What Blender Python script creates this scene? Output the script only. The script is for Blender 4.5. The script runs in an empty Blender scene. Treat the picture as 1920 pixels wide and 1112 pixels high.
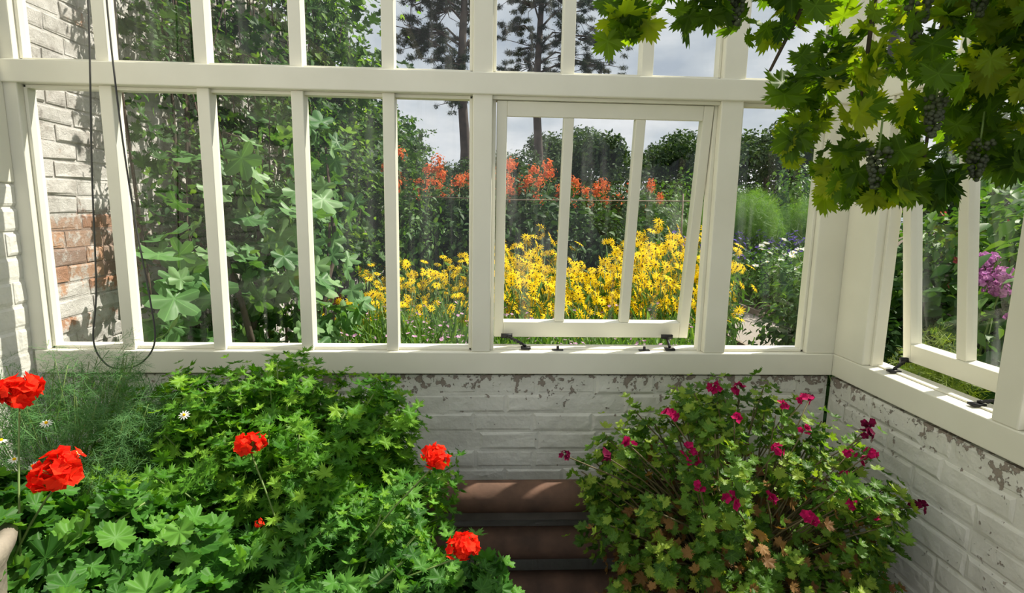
import bpy, math, random
import numpy as np
from mathutils import Vector, Matrix
rng=np.random.default_rng(7); random.seed(7)
scene=bpy.context.scene
COL=scene.collection
try:
    scene.view_settings.view_transform='Standard'
    scene.view_settings.look='None'
except Exception as e: print(e)

# ---------------------------------------------------------------- mesh tools
class Buf:
    def __init__(s): s.V=[];s.L=[];s.S=[];s.M=[];s.U=[];s.n=0
    def _p(s,v,l,z,mat,uvl):
        s.V.append(v); s.L.append(l+s.n); s.S.append(z); s.M.append(np.full(len(z),mat)); s.U.append(uvl); s.n+=len(v)
    def add(s,v,faces,mat=0,uv=None):
        v=np.asarray(v,float).reshape(-1,3)
        l=np.array([i for f in faces for i in f],int); z=np.array([len(f) for f in faces],int)
        s._p(v,l,z,mat,(uv[l] if uv is not None else np.zeros((len(l),2))))
    def inst(s,T,R,t,sc,mat=0):
        v,l,z,uv=T; N=len(t)
        if N==0: return
        P=np.einsum('nij,vj->nvi',R*np.asarray(sc)[:,None,None],v)+t[:,None,:]
        loops=(l[None,:]+(np.arange(N)*len(v))[:,None]).ravel()
        s._p(P.reshape(-1,3),loops,np.tile(z,N),mat,np.tile(uv[l],(N,1)))
    def box(s,a,b,mat=0):
        x0,y0,z0=a; x1,y1,z1=b
        v=[(x0,y0,z0),(x1,y0,z0),(x1,y1,z0),(x0,y1,z0),(x0,y0,z1),(x1,y0,z1),(x1,y1,z1),(x0,y1,z1)]
        s.add(v,[(0,3,2,1),(4,5,6,7),(0,1,5,4),(1,2,6,5),(2,3,7,6),(3,0,4,7)],mat)
    def tube(s,pts,rad,sides=6,mat=0):
        pts=np.asarray(pts,float); k=len(pts); rad=np.ones(k)*rad
        tg=np.gradient(pts,axis=0); tg/=np.linalg.norm(tg,axis=1)[:,None]+1e-9
        up=np.array([0,0,1.0]) if abs(tg[0][2])<.8 else np.array([1.0,0,0])
        a=np.cross(tg,up); a/=np.linalg.norm(a,axis=1)[:,None]+1e-9; b=np.cross(tg,a)
        th=np.arange(sides)*2*math.pi/sides
        v=pts[:,None,:]+rad[:,None,None]*(a[:,None,:]*np.cos(th)[None,:,None]+b[:,None,:]*np.sin(th)[None,:,None])
        f=[]
        for i in range(k-1):
            for j in range(sides):
                j2=(j+1)%sides
                f.append((i*sides+j,i*sides+j2,(i+1)*sides+j2,(i+1)*sides+j))
        f.append(tuple(range(sides))[::-1]); f.append(tuple((k-1)*sides+j for j in range(sides)))
        s.add(v.reshape(-1,3),f,mat)
    def lathe(s,prof,c=(0,0,0),sides=32,mat=0):
        v=[];f=[]
        for r,z in prof:
            for j in range(sides):
                t=2*math.pi*j/sides; v.append((c[0]+r*math.cos(t),c[1]+r*math.sin(t),c[2]+z))
        for i in range(len(prof)-1):
            for j in range(sides):
                j2=(j+1)%sides; f.append((i*sides+j,i*sides+j2,(i+1)*sides+j2,(i+1)*sides+j))
        s.add(v,f,mat)
    def mesh(s,name,mats,smooth=False):
        me=bpy.data.meshes.new(name)
        V=np.concatenate(s.V); L=np.concatenate(s.L); S=np.concatenate(s.S); M=np.concatenate(s.M); U=np.concatenate(s.U)
        me.vertices.add(len(V)); me.vertices.foreach_set('co',V.ravel())
        me.loops.add(len(L)); me.loops.foreach_set('vertex_index',L.astype(np.int32))
        me.polygons.add(len(S)); st=np.concatenate([[0],np.cumsum(S)[:-1]]).astype(np.int32)
        me.polygons.foreach_set('loop_start',st)
        me.update(calc_edges=True)
        me.polygons.foreach_set('material_index',M.astype(np.int32))
        me.polygons.foreach_set('use_smooth',np.full(len(S),smooth))
        uvl=me.uv_layers.new(name='UVMap'); uvl.data.foreach_set('uv',U.ravel())
        for m in mats: me.materials.append(m)
        me.update(); me.validate()
        return me

def obj(name,data=None,parent=None,loc=None,rot=None,scale=None,label=None,cat=None,kind=None,group=None,bevel=0):
    o=bpy.data.objects.new(name,data); COL.objects.link(o)
    if parent: o.parent=parent
    if loc is not None: o.location=loc
    if rot is not None: o.rotation_euler=rot
    if scale is not None: o.scale=scale if hasattr(scale,'__len__') else (scale,)*3
    if label: o['label']=label
    if cat: o['category']=cat
    if kind: o['kind']=kind
    if group: o['group']=group
    if bevel:
        m=o.modifiers.new('bevel','BEVEL'); m.width=bevel; m.segments=2; m.limit_method='ANGLE'
    return o
def clone(root,loc,rz=0,sc=1.0,label=None):
    r=root.copy(); COL.objects.link(r); r.location=loc; r.rotation_euler=(0,0,rz); r.scale=(sc,)*3 if not hasattr(sc,'__len__') else sc
    if label: r['label']=label
    for c in root.children:
        k=c.copy(); COL.objects.link(k); k.parent=r
    return r
def norm(a): return a/(np.linalg.norm(a,axis=-1,keepdims=True)+1e-9)
def frames(n,tip):
    z=norm(n); x=norm(tip-(tip*z).sum(-1,keepdims=True)*z); y=np.cross(z,x)
    return np.stack([x,y,z],axis=-1)
def heads(parent,me,pos,nrm,size,name='flower_head'):
    F=frames(nrm,rng.normal(size=nrm.shape))
    for p,f,s in zip(pos,F,size):
        o=bpy.data.objects.new(name,me); COL.objects.link(o); o.parent=parent
        o.matrix_local=Matrix.Translation(Vector(p))@Matrix(f.tolist()).to_4x4()@Matrix.Scale(float(s),4)

# ---------------------------------------------------------------- templates
def palm(nl=5,depth=.3,serr=.06,ns=25,N=50,sinus=.5,cup=.15,wav=.05,tipl=.12,p=.8,pw=1.0):
    th=-math.pi+np.arange(N)*2*math.pi/N
    sp=2*math.pi/(nl+.7)
    r=1-depth+depth*np.abs(np.cos(math.pi*th/sp))**p
    r*=1+serr*(2*np.abs(((th*ns/(2*math.pi))%1)-.5)-.5)*2
    r*=1-sinus*np.exp(-((math.pi-np.abs(th))/.28)**2)
    r*=1+tipl*np.cos(th)
    vs=[np.array([[0,0,0]])]
    for k in (.5,1.0):
        rr=r*k if k==1 else (r*.35+.15)
        z=cup*rr**2+wav*np.cos(2*math.pi*th/sp)*k+.04*k*np.sin(3*th+1)
        vs.append(np.stack([rr*np.cos(th),rr*np.sin(th),z],1))
    v=np.concatenate(vs); f=[]
    for i in range(N):
        j=(i+1)%N
        f.append((0,1+i,1+j)); f.append((1+i,1+N+i,1+N+j,1+j))
    l=np.array([i for q in f for i in q]); z=np.array([len(q) for q in f])
    return v,l,z,v[:,:2]*.5+.5
def lance(w=.25,segs=4,fold=.25,droop=.25,peak=.45,base=0.0):
    v=[];f=[]
    for i in range(segs+1):
        t=i/segs
        hw=w*(math.sin(math.pi*min(1,t**(math.log(.5)/math.log(peak)))))
        hw=max(hw,.015); z=-droop*t*t
        v+= [(t,-hw,z+fold*hw),(t,0,z),(t,hw,z+fold*hw)]
    for i in range(segs):
        a=i*3
        f+=[(a,a+3,a+4,a+1),(a+1,a+4,a+5,a+2)]
    v=np.array(v,float); l=np.array([i for q in f for i in q]); z=np.array([4]*len(f))
    return v,l,z,np.stack([v[:,0],v[:,1]+.5],1)
def merge(Ts):
    V=[];L=[];Z=[];U=[];n=0
    for v,l,z,u in Ts:
        V.append(v);L.append(l+n);Z.append(z);U.append(u);n+=len(v)
    return np.concatenate(V),np.concatenate(L),np.concatenate(Z),np.concatenate(U)
def xf(T,rz=0,ry=0,sc=1,off=(0,0,0)):
    M=np.array(Matrix.Rotation(rz,3,'Z')@Matrix.Rotation(ry,3,'Y'))
    return ((T[0]*sc)@M.T+np.array(off),T[1],T[2],T[3])
import bmesh
def ico(sub=1):
    bm=bmesh.new(); bmesh.ops.create_icosphere(bm,subdivisions=sub,radius=1)
    v=np.array([q.co[:] for q in bm.verts]); l=np.array([q.index for f in bm.faces for q in f.verts]); z=np.array([3]*len(bm.faces)); bm.free()
    return v,l,z,np.zeros((len(v),2))
def ring_flower(np_,w,ry,peak=.6,segs=3,droop=.1):
    return merge([xf(lance(w,segs,.2,droop,peak),rz=2*math.pi*i/np_,ry=ry) for i in range(np_)])
T_zonal=palm(7,.20,.06,28,56,.7,.22,.09,.0)
T_scent=palm(5,.52,.22,25,50,.6,.14,.09,.15,.9)
T_regal=palm(5,.32,.16,21,42,.5,.22,.07,.05)
T_grape=palm(5,.36,.13,29,58,.8,.12,.11,.12,.7)
T_fig=palm(5,.55,.05,20,50,.6,.08,.07,.18,.8)
T_oval=lance(.28,3,.3,.2,.45)
T_long=lance(.11,4,.3,.35,.4)
T_blade=lance(.03,3,.3,.15,.3)
T_needle=merge([xf(lance(.11,1,.0,.0,.4),rz=a,ry=b) for a,b in ((0,0),(1.3,-.3),(-1.2,.2),(2.5,-.5),(-2.4,.4))])
T_fern=merge([xf(lance(.035,1,0,0,.4),rz=a,ry=b,sc=s,off=(x,0,0)) for a,b,s,x in ((0,0,1,0),(.8,-.3,.5,.1),(-.8,.3,.5,.2),(.7,.2,.5,.35),(-.7,-.2,.45,.45),(.6,.1,.35,.6),(-.6,-.2,.3,.7))])
T_ico1=ico(1); T_ico2=ico(2)
T_daisy=ring_flower(11,.12,.04,.55,3,.10)
T_floret=ring_flower(5,.42,-.25,.62,3,-.05)

def ell(n,c,r,shell=(.6,1),zlo=-.3,lump=.12):
    d=norm(rng.normal(size=(n*3,3))); d=d[d[:,2]>zlo][:n]
    k=rng.uniform(shell[0],shell[1],len(d))**.7
    lu=1+lump*np.sin(d[:,0]*7+c[0]*9)*np.cos(d[:,1]*6+d[:,2]*5)
    p=np.array(c)+d*np.array(r)*(k*lu)[:,None]
    return p,norm(d/np.array(r))
def leaves(b,T,p,out,size,up=.7,jit=.5,tipdown=.3,mat=0):
    n=len(p)
    nn=norm(out+np.array([0,0,up])+rng.normal(size=(n,3))*jit)
    tip=out*.8+np.array([0,0,-tipdown])+rng.normal(size=(n,3))*.6
    b.inst(T,frames(nn,tip),p,rng.uniform(size[0],size[1],n),mat)
def mound(b,T,c,r,n,size,shell=(.6,1),up=.7,jit=.5,zlo=-.3,tipdown=.3,mat=0,clip=None):
    p,o=ell(n,c,r,shell,zlo)
    if clip is not None:
        m=clip(p); p=p[m];o=o[m]
    leaves(b,T,p,o,size,up,jit,tipdown,mat); return p
def sprigs(b,T,c,r,k,n,size,sr=.08,zlo=-.1,up=.7,mat=0,clip=None,kk=(.95,1.18)):
    """leafy shoots standing proud of the mound; returns shoot tips"""
    d=norm(rng.normal(size=(k*4,3))); d=d[d[:,2]>zlo][:k]
    tips=np.array(c)+d*np.array(r)*rng.uniform(kk[0],kk[1],(len(d),1))
    for t_,dd in zip(tips,d):
        ax=norm(dd+np.array([0,0,.8])); s=rng.uniform(-1.6,.6,n)[:,None]
        p=t_+ax*s*sr+rng.normal(size=(n,3))*sr*.42
        o=norm(p-(t_-ax*sr*1.2))
        if clip is not None:
            m=clip(p); p=p[m];o=o[m]
        leaves(b,T,p,o,size,up,.5,.1,mat)
    return tips
def stems(b,base,pts,r0=.004,r1=.002,spread=.03,mat=0,bow=.12,sides=4):
    base=np.array(base,float)
    for q in pts:
        s=base+np.array([random.uniform(-spread,spread),random.uniform(-spread,spread),0])
        d=q-s; m=s+d*.5+np.array([d[0]*-.15,d[1]*-.15,abs(bow)*np.linalg.norm(d)])
        m1=s*.5625+m*.375+q*.0625; m2=s*.0625+m*.375+q*.5625; mm=s*.25+m*.5+q*.25
        b.tube([s,m1,mm,m2,q],np.linspace(r0,r1,5),sides,mat)

# ---------------------------------------------------------------- materials
def mat(name):
    m=bpy.data.materials.new(name); m.use_nodes=True; nt=m.node_tree; nt.nodes.clear()
    out=nt.nodes.new('ShaderNodeOutputMaterial'); return m,nt,out
def N(nt,t,**k):
    n=nt.nodes.new(t)
    for a,v in k.items():
        if a.startswith('i_'):
            key=a[2:]; key=int(key) if key.isdigit() else key.replace('_',' ')
            n.inputs[key].default_value=v
        else: setattr(n,a,v)
    return n
def ramp(nt,stops,src=None,interp='LINEAR'):
    r=nt.nodes.new('ShaderNodeValToRGB'); cr=r.color_ramp; cr.interpolation=interp
    while len(cr.elements)<len(stops): cr.elements.new(.5)
    for e,(p,c) in zip(cr.elements,stops): e.position=p; e.color=(*c,1)
    if src is not None: nt.links.new(src,r.inputs[0])
    return r
def mth(nt,op,a,b=None,clamp=False):
    n=nt.nodes.new('ShaderNodeMath'); n.operation=op; n.use_clamp=clamp
    for i,x in enumerate((a,b)):
        if x is None: continue
        if hasattr(x,'links'): nt.links.new(x,n.inputs[i])
        else: n.inputs[i].default_value=x
    return n.outputs[0]
def maprange(nt,src,a,b,c,d,smooth=False):
    n=nt.nodes.new('ShaderNodeMapRange')
    if smooth: n.interpolation_type='SMOOTHSTEP'
    nt.links.new(src,n.inputs[0])
    for i,x in enumerate((a,b,c,d)): n.inputs[i+1].default_value=x
    return n.outputs[0]
def mixc(nt,f,a,b,bt='MIX'):
    n=nt.nodes.new('ShaderNodeMix'); n.data_type='RGBA'; n.blend_type=bt
    for i,x in ((0,f),(6,a),(7,b)):
        if hasattr(x,'links'): nt.links.new(x,n.inputs[i])
        else: n.inputs[i].default_value=x if i==0 else (*x,1)
    return n.outputs[2]
def leafmat(name,c1,c2,c3=None,trans=.35,rough=.5,vein=0,spacing=None,vcol=None,spec=.22,tmul=(1.6,1.6,.5)):
    m,nt,out=mat(name)
    g=N(nt,'ShaderNodeNewGeometry')
    stops=[(0,c1),(.6,c2)]+([(1,c3)] if c3 else [])
    col=ramp(nt,stops,g.outputs['Random Per Island']).outputs[0]
    nz=N(nt,'ShaderNodeTexNoise',i_Scale=6.0,i_Detail=2.0)
    tc=N(nt,'ShaderNodeTexCoord'); nt.links.new(tc.outputs['Object'],nz.inputs['Vector'])
    col=mixc(nt,mth(nt,'MULTIPLY',nz.outputs[0],.4),col,tuple(x*.45 for x in c1))
    if spacing:
        uv=N(nt,'ShaderNodeSeparateXYZ'); nt.links.new(tc.outputs['UV'],uv.inputs[0])
        x=mth(nt,'SUBTRACT',uv.outputs[0],.5); y=mth(nt,'SUBTRACT',uv.outputs[1],.5)
        ang=mth(nt,'DIVIDE',mth(nt,'ARCTAN2',y,x),spacing)
        fr=mth(nt,'ABSOLUTE',mth(nt,'SUBTRACT',ang,mth(nt,'ROUND',ang)))
        rr=mth(nt,'SQRT',mth(nt,'ADD',mth(nt,'MULTIPLY',x,x),mth(nt,'MULTIPLY',y,y)))
        dd=mth(nt,'MULTIPLY',fr,rr)
        v=mth(nt,'SUBTRACT',1.0,mth(nt,'MULTIPLY',dd,80.0),True)
        vc=vcol or tuple(min(1,a*1.5+.02) for a in c2)
        col=mixc(nt,mth(nt,'MULTIPLY',v,vein),col,vc)
    pb=N(nt,'ShaderNodeBsdfPrincipled',i_Roughness=rough); pb.inputs['Specular IOR Level'].default_value=spec
    nt.links.new(col,pb.inputs['Base Color'])
    tr=N(nt,'ShaderNodeBsdfTranslucent'); tcol=mixc(nt,1.0,col,tmul,'MULTIPLY'); nt.links.new(tcol,tr.inputs[0])
    mx=N(nt,'ShaderNodeMixShader',i_0=trans); nt.links.new(pb.outputs[0],mx.inputs[1]); nt.links.new(tr.outputs[0],mx.inputs[2])
    nt.links.new(mx.outputs[0],out.inputs[0]); return m
def petal(name,c1,c2,trans=.3):
    m,nt,out=mat(name); g=N(nt,'ShaderNodeNewGeometry')
    col=ramp(nt,[(0,c1),(1,c2)],g.outputs['Random Per Island']).outputs[0]
    pb=N(nt,'ShaderNodeBsdfPrincipled',i_Roughness=.7); pb.inputs['Specular IOR Level'].default_value=.08; nt.links.new(col,pb.inputs['Base Color'])
    tr=N(nt,'ShaderNodeBsdfTranslucent'); nt.links.new(col,tr.inputs[0])
    mx=N(nt,'ShaderNodeMixShader',i_0=trans); nt.links.new(pb.outputs[0],mx.inputs[1]); nt.links.new(tr.outputs[0],mx.inputs[2])
    nt.links.new(mx.outputs[0],out.inputs[0]); return m
def solid(name,c1,c2=None,rough=.6,scale=8.0,metal=0,bump=0.0,detail=4.0,spec=.4):
    m,nt,out=mat(name); c2=c2 or tuple(x*.8 for x in c1)
    tc=N(nt,'ShaderNodeTexCoord'); nz=N(nt,'ShaderNodeTexNoise',i_Scale=scale,i_Detail=detail); nt.links.new(tc.outputs['Object'],nz.inputs['Vector'])
    col=ramp(nt,[(.3,c1),(.7,c2)],nz.outputs[0]).outputs[0]
    pb=N(nt,'ShaderNodeBsdfPrincipled',i_Roughness=rough,i_Metallic=metal); pb.inputs['Specular IOR Level'].default_value=spec
    nt.links.new(col,pb.inputs['Base Color'])
    if bump:
        bp=N(nt,'ShaderNodeBump',i_Strength=bump,i_Distance=.01); nt.links.new(nz.outputs[0],bp.inputs['Height']); nt.links.new(bp.outputs[0],pb.inputs['Normal'])
    nt.links.new(pb.outputs[0],out.inputs[0]); return m

M_paint=solid('cream_gloss_paint',(.84,.82,.70),(.78,.76,.64),.38,5.0,bump=.04)
def brickpaint():
    m,nt,out=mat('peeling_white_painted_brick')
    g=N(nt,'ShaderNodeNewGeometry'); sp=N(nt,'ShaderNodeSeparateXYZ'); nt.links.new(g.outputs['Position'],sp.inputs[0])
    n1=N(nt,'ShaderNodeTexNoise',i_Scale=38.0,i_Detail=7.0,i_Roughness=.62); nt.links.new(g.outputs['Position'],n1.inputs['Vector'])
    n2=N(nt,'ShaderNodeTexNoise',i_Scale=6.0,i_Detail=3.0); nt.links.new(g.outputs['Position'],n2.inputs['Vector'])
    n3=N(nt,'ShaderNodeTexNoise',i_Scale=14.0,i_Detail=3.0); nt.links.new(g.outputs['Position'],n3.inputs['Vector'])
    h1=maprange(nt,sp.outputs[2],.74,.885,0,.16); h2=maprange(nt,sp.outputs[2],.886,.90,0,-.2)
    a=mth(nt,'ADD',mth(nt,'ADD',mth(nt,'ADD',n1.outputs[0],h1),h2),mth(nt,'MULTIPLY',mth(nt,'SUBTRACT',n2.outputs[0],.5),.42))
    k=mth(nt,'MULTIPLY',mth(nt,'SUBTRACT',a,.69),60.0,True)
    white=ramp(nt,[(.3,(.79,.78,.71)),(.7,(.66,.65,.59))],n2.outputs[0]).outputs[0]
    brown=ramp(nt,[(.35,(.14,.11,.09)),(.65,(.32,.27,.23))],n1.outputs[0]).outputs[0]
    col=mixc(nt,k,white,brown)
    pb=N(nt,'ShaderNodeBsdfPrincipled',i_Roughness=.6); nt.links.new(col,pb.inputs['Base Color'])
    h=mth(nt,'SUBTRACT',mth(nt,'ADD',mth(nt,'MULTIPLY',n1.outputs[0],.6),mth(nt,'MULTIPLY',n3.outputs[0],2.2)),k)
    bp=N(nt,'ShaderNodeBump',i_Strength=.8,i_Distance=.006); nt.links.new(h,bp.inputs['Height']); nt.links.new(bp.outputs[0],pb.inputs['Normal'])
    nt.links.new(pb.outputs[0],out.inputs[0]); return m
M_wbrick=brickpaint()
def gardenbrick():
    m,nt,out=mat('old_whitewashed_red_brick')
    g=N(nt,'ShaderNodeNewGeometry')
    base=ramp(nt,[(0,(.50,.25,.14)),(.35,(.32,.20,.15)),(.7,(.36,.27,.22)),(1,(.58,.32,.19))],g.outputs['Random Per Island']).outputs[0]
    n1=N(nt,'ShaderNodeTexNoise',i_Scale=18.0,i_Detail=10.0,i_Roughness=.78); nt.links.new(g.outputs['Position'],n1.inputs['Vector'])
    n2=N(nt,'ShaderNodeTexNoise',i_Scale=2.4,i_Detail=4.0); nt.links.new(g.outputs['Position'],n2.inputs['Vector'])
    n3=N(nt,'ShaderNodeTexNoise',i_Scale=6.0,i_Detail=8.0,i_Roughness=.75); nt.links.new(g.outputs['Position'],n3.inputs['Vector'])
    sp=N(nt,'ShaderNodeSeparateXYZ'); nt.links.new(g.outputs['Position'],sp.inputs[0])
    hz=mth(nt,'ADD',maprange(nt,sp.outputs[2],1.40,1.50,-.12,.17),maprange(nt,sp.outputs[2],1.12,1.2,.2,0))
    hz=mth(nt,'ADD',hz,maprange(nt,sp.outputs[1],2.6,2.9,0,.15))
    a=mth(nt,'ADD',mth(nt,'ADD',n1.outputs[0],hz),mth(nt,'MULTIPLY',mth(nt,'SUBTRACT',n2.outputs[0],.5),.40))
    a=mth(nt,'ADD',a,mth(nt,'MULTIPLY',g.outputs['Random Per Island'],.10))
    k=mth(nt,'MULTIPLY',mth(nt,'SUBTRACT',a,.49),9.0,True)
    wh=ramp(nt,[(.42,(.74,.72,.69)),(.55,(.58,.56,.53)),(.66,(.27,.24,.22))],n3.outputs[0]).outputs[0]
    col=mixc(nt,mth(nt,'MULTIPLY',k,.95),base,wh)
    pb=N(nt,'ShaderNodeBsdfPrincipled',i_Roughness=.85); nt.links.new(col,pb.inputs['Base Color'])
    bp=N(nt,'ShaderNodeBump',i_Strength=1.0,i_Distance=.016); nt.links.new(n1.outputs[0],bp.inputs['Height']); nt.links.new(bp.outputs[0],pb.inputs['Normal'])
    nt.links.new(pb.outputs[0],out.inputs[0]); return m
M_gbrick=gardenbrick()
def glassmat():
    m,nt,out=mat('horticultural_glass_painted_streaks')
    tr=N(nt,'ShaderNodeBsdfTransparent'); tr.inputs[0].default_value=(.98,.99,.98,1)
    gl=N(nt,'ShaderNodeBsdfGlossy',i_Roughness=.02)
    lw=N(nt,'ShaderNodeLayerWeight',i_Blend=.5)
    f=mth(nt,'ADD',mth(nt,'MULTIPLY',mth(nt,'POWER',lw.outputs['Facing'],5.0),.6),.04)
    mx=N(nt,'ShaderNodeMixShader'); nt.links.new(f,mx.inputs[0]); nt.links.new(tr.outputs[0],mx.inputs[1]); nt.links.new(gl.outputs[0],mx.inputs[2])
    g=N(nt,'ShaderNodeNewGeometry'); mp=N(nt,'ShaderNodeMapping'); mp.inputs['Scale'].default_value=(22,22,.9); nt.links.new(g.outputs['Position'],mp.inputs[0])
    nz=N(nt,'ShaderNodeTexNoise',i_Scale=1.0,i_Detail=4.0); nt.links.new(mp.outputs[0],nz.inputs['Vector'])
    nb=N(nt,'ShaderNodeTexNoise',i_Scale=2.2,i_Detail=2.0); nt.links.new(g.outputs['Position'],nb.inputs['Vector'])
    d=mth(nt,'MULTIPLY',maprange(nt,nz.outputs[0],.5,.75,.0,.14),maprange(nt,nb.outputs[0],.4,.65,0,1))  # pale vertical streaks mixed into the glass, imitating reflections on the panes
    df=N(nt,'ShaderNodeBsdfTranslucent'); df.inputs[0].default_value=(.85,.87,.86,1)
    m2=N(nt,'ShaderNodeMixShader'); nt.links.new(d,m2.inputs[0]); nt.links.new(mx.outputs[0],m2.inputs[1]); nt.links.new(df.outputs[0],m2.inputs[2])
    nt.links.new(m2.outputs[0],out.inputs[0]); return m
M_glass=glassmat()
M_black=solid('black_iron',(.012,.012,.014),(.03,.03,.03),.45,20.0,metal=.3)
M_rust=solid('dusty_rusty_iron',(.20,.115,.08),(.10,.065,.05),.85,13.0,bump=.4,spec=.12)
M_soil=solid('dark_garden_soil',(.08,.06,.04),(.13,.10,.07),.95,6.0,bump=.5)
M_stone=solid('weathered_stone',(.34,.30,.23),(.18,.15,.12),.9,22.0,bump=.6)
M_terra=solid('terracotta',(.45,.20,.11),(.35,.15,.09),.8,10.0)
M_gravel=solid('pale_gravel',(.33,.29,.25),(.24,.21,.18),.9,60.0,bump=.4)
M_wood=solid('weathered_timber',(.30,.24,.18),(.22,.17,.13),.8,9.0)
M_dwood=solid('grimy_timber',(.24,.21,.18),(.15,.13,.11),.9,9.0)
M_floor=solid('damp_quarry_tile',(.05,.04,.035),(.08,.065,.05),.6,7.0)
M_bark=solid('brown_bark',(.10,.07,.05),(.05,.04,.03),.9,14.0,bump=.5)
M_pinebark=solid('pine_bark',(.11,.085,.07),(.06,.05,.045),.9,3.0)
M_cable=solid('dark_cord',(.05,.05,.05),(.08,.08,.07),.6)
M_stem=solid('green_stem',(.17,.26,.06),(.12,.19,.05),.5)
M_darkstem=solid('brown_stem',(.14,.12,.05),(.12,.09,.04),.7)
SPZ=2*math.pi/7.7; SP5=2*math.pi/5.7
L_zonal=leafmat('geranium_leaf',(.025,.10,.012),(.075,.23,.028),(.17,.39,.05),.32,.5,.45,SPZ)
L_scent=leafmat('scented_leaf',(.04,.15,.010),(.12,.31,.022),(.28,.50,.04),.37,.5,.3,SP5)
L_regal=leafmat('regal_leaf',(.045,.12,.015),(.15,.30,.035),(.40,.52,.07),.40,.45,.4,SP5)
L_regald=leafmat('withered_leaf',(.12,.05,.02),(.24,.13,.04),(.48,.26,.09),.35,.6)
L_feath=leafmat('feathery_leaf',(.05,.15,.045),(.10,.24,.07),(.17,.33,.11),.3,.6)
L_grape=leafmat('vine_leaf',(.03,.075,.008),(.12,.22,.015),(.42,.48,.03),.62,.5,.35,SP5,tmul=(1.95,1.95,.35))
L_fig=leafmat('fig_leaf',(.06,.16,.05),(.13,.28,.085),(.27,.43,.19),.3,.45,.5,SP5,spec=.3)
L_climb=leafmat('climber_leaf',(.02,.07,.014),(.06,.155,.028),(.19,.33,.06),.35,.55,spec=.12)
L_mid=leafmat('shrub_leaf',(.04,.12,.022),(.09,.21,.04),(.18,.32,.07),.3,.5)
L_dark=leafmat('dark_leaf',(.02,.06,.014),(.04,.10,.024),(.08,.165,.04),.25,.5,spec=.15)
L_bright=leafmat('bright_leaf',(.08,.21,.03),(.15,.30,.05),(.22,.38,.08),.4,.55)
L_bcl=leafmat('bright_climber_leaf',(.08,.20,.025),(.17,.33,.045),(.30,.46,.09),.4,.55,spec=.12)
L_tree=leafmat('distant_tree_leaf',(.03,.065,.028),(.05,.10,.04),(.10,.17,.06),.2,.7)
L_pine=leafmat('pine_needle',(.018,.034,.02),(.03,.055,.03),(.065,.10,.05),.1,.7)
L_grass=leafmat('meadow_blade',(.08,.18,.04),(.15,.28,.07),(.26,.38,.13),.35,.6)
P_red=petal('scarlet_petal',(.78,.010,.005),(1.0,.05,.015),.3)
P_mag=petal('magenta_petal',(.26,.003,.045),(.52,.012,.12),.3)
P_darkm=petal('maroon_petal',(.08,.003,.02),(.18,.008,.05),.2)
P_yel=petal('golden_petal',(.92,.56,.003),(1.0,.74,.01),.3)
P_brown=solid('brown_cone',(.18,.11,.02),(.10,.06,.02),.8)
P_orange=petal('orange_petal',(.68,.13,.04),(.92,.30,.10),.35)
P_pink=petal('mauve_petal',(.50,.24,.44),(.78,.56,.68),.3)
P_purple=petal('purple_petal',(.50,.14,.46),(.72,.34,.64),.3)
P_white=petal('white_petal',(.85,.85,.80),(.9,.9,.85),.3)
M_grape=solid('unripe_grape',(.07,.09,.035),(.035,.045,.025),.6,15.0)

# ---------------------------------------------------------------- brick walls
def brickwall(name,org,ud,nd,length,z0,z1,mats,bl=.225,bh=.083,joint=.010,prot=.006,thick=.11,bev=.006,ir=.0015,**kw):
    b=Buf(); org=np.array(org,float); ud=np.array(ud,float); nd=np.array(nd,float); Z=np.array([0,0,1.0])
    def Pn(u,z,n): return org+ud*u+nd*n+Z*(z-org[2])
    v=[Pn(0,z0,-thick),Pn(length,z0,-thick),Pn(length,z1,-thick),Pn(0,z1,-thick),Pn(0,z0,-prot),Pn(length,z0,-prot),Pn(length,z1,-prot),Pn(0,z1,-prot)]
    b.add(v,[(0,1,2,3),(4,7,6,5),(0,4,5,1),(1,5,6,2),(2,6,7,3),(3,7,4,0)],len(mats)-1)
    rows=int(math.ceil((z1-z0)/bh))
    for i in range(rows):
        zt=z1-i*bh; zb=max(zt-bh,z0)
        if zt-zb<.02: continue
        u=-(bl*.5 if i%2 else 0)+random.uniform(-.02,.02)-bl
        while u<length:
            L=bl if i%3 else random.choice((bl,bl*.5,bl))
            a=max(u,0); e=min(u+L,length); u+=L
            if e-a<.03: continue
            j=joint/2+random.uniform(-.001,.001); a+=j;e-=j; t0=zb+j;t1=zt-j
            n=random.uniform(-.0025,.0015); w=bev
            jj=lambda:random.uniform(-ir,ir)
            v=[Pn(a,t0,-prot-.001),Pn(e,t0,-prot-.001),Pn(e,t1,-prot-.001),Pn(a,t1,-prot-.001),
               Pn(a+jj(),t0+jj(),n-w*.32),Pn(e+jj(),t0+jj(),n-w*.32),Pn(e+jj(),t1+jj(),n-w*.32),Pn(a+jj(),t1+jj(),n-w*.32),
               Pn(a+w,t0+w,n+jj()),Pn(e-w,t0+w,n+jj()),Pn(e-w,t1-w,n+jj()),Pn(a+w,t1-w,n+jj())]
            f=[(8,9,10,11)]
            for q in range(4):
                q2=(q+1)%4
                f+=[(q,q2,4+q2,4+q),(4+q,4+q2,8+q2,8+q)]
            b.add(v,f,0)
    return obj(name,b.mesh(name,mats),**kw)
XL,XR,YB=-1.60,1.317,2.0
brickwall('wall_back',(XL,YB+.005,0),(1,0,0),(0,-1,0),XR-XL,0,.884,[M_wbrick],bh=.074,joint=.005,prot=.0035,bev=.010,ir=.002,kind='structure',label='low white-painted brick wall with flaking paint under the sill')
brickwall('wall_right',(XR+.005,YB,0),(0,-1,0),(-1,0,0),3.2,0,.884,[M_wbrick],bh=.074,joint=.005,prot=.0035,bev=.010,ir=.002,kind='structure',label='low white-painted brick side wall with flaking paint')
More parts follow.
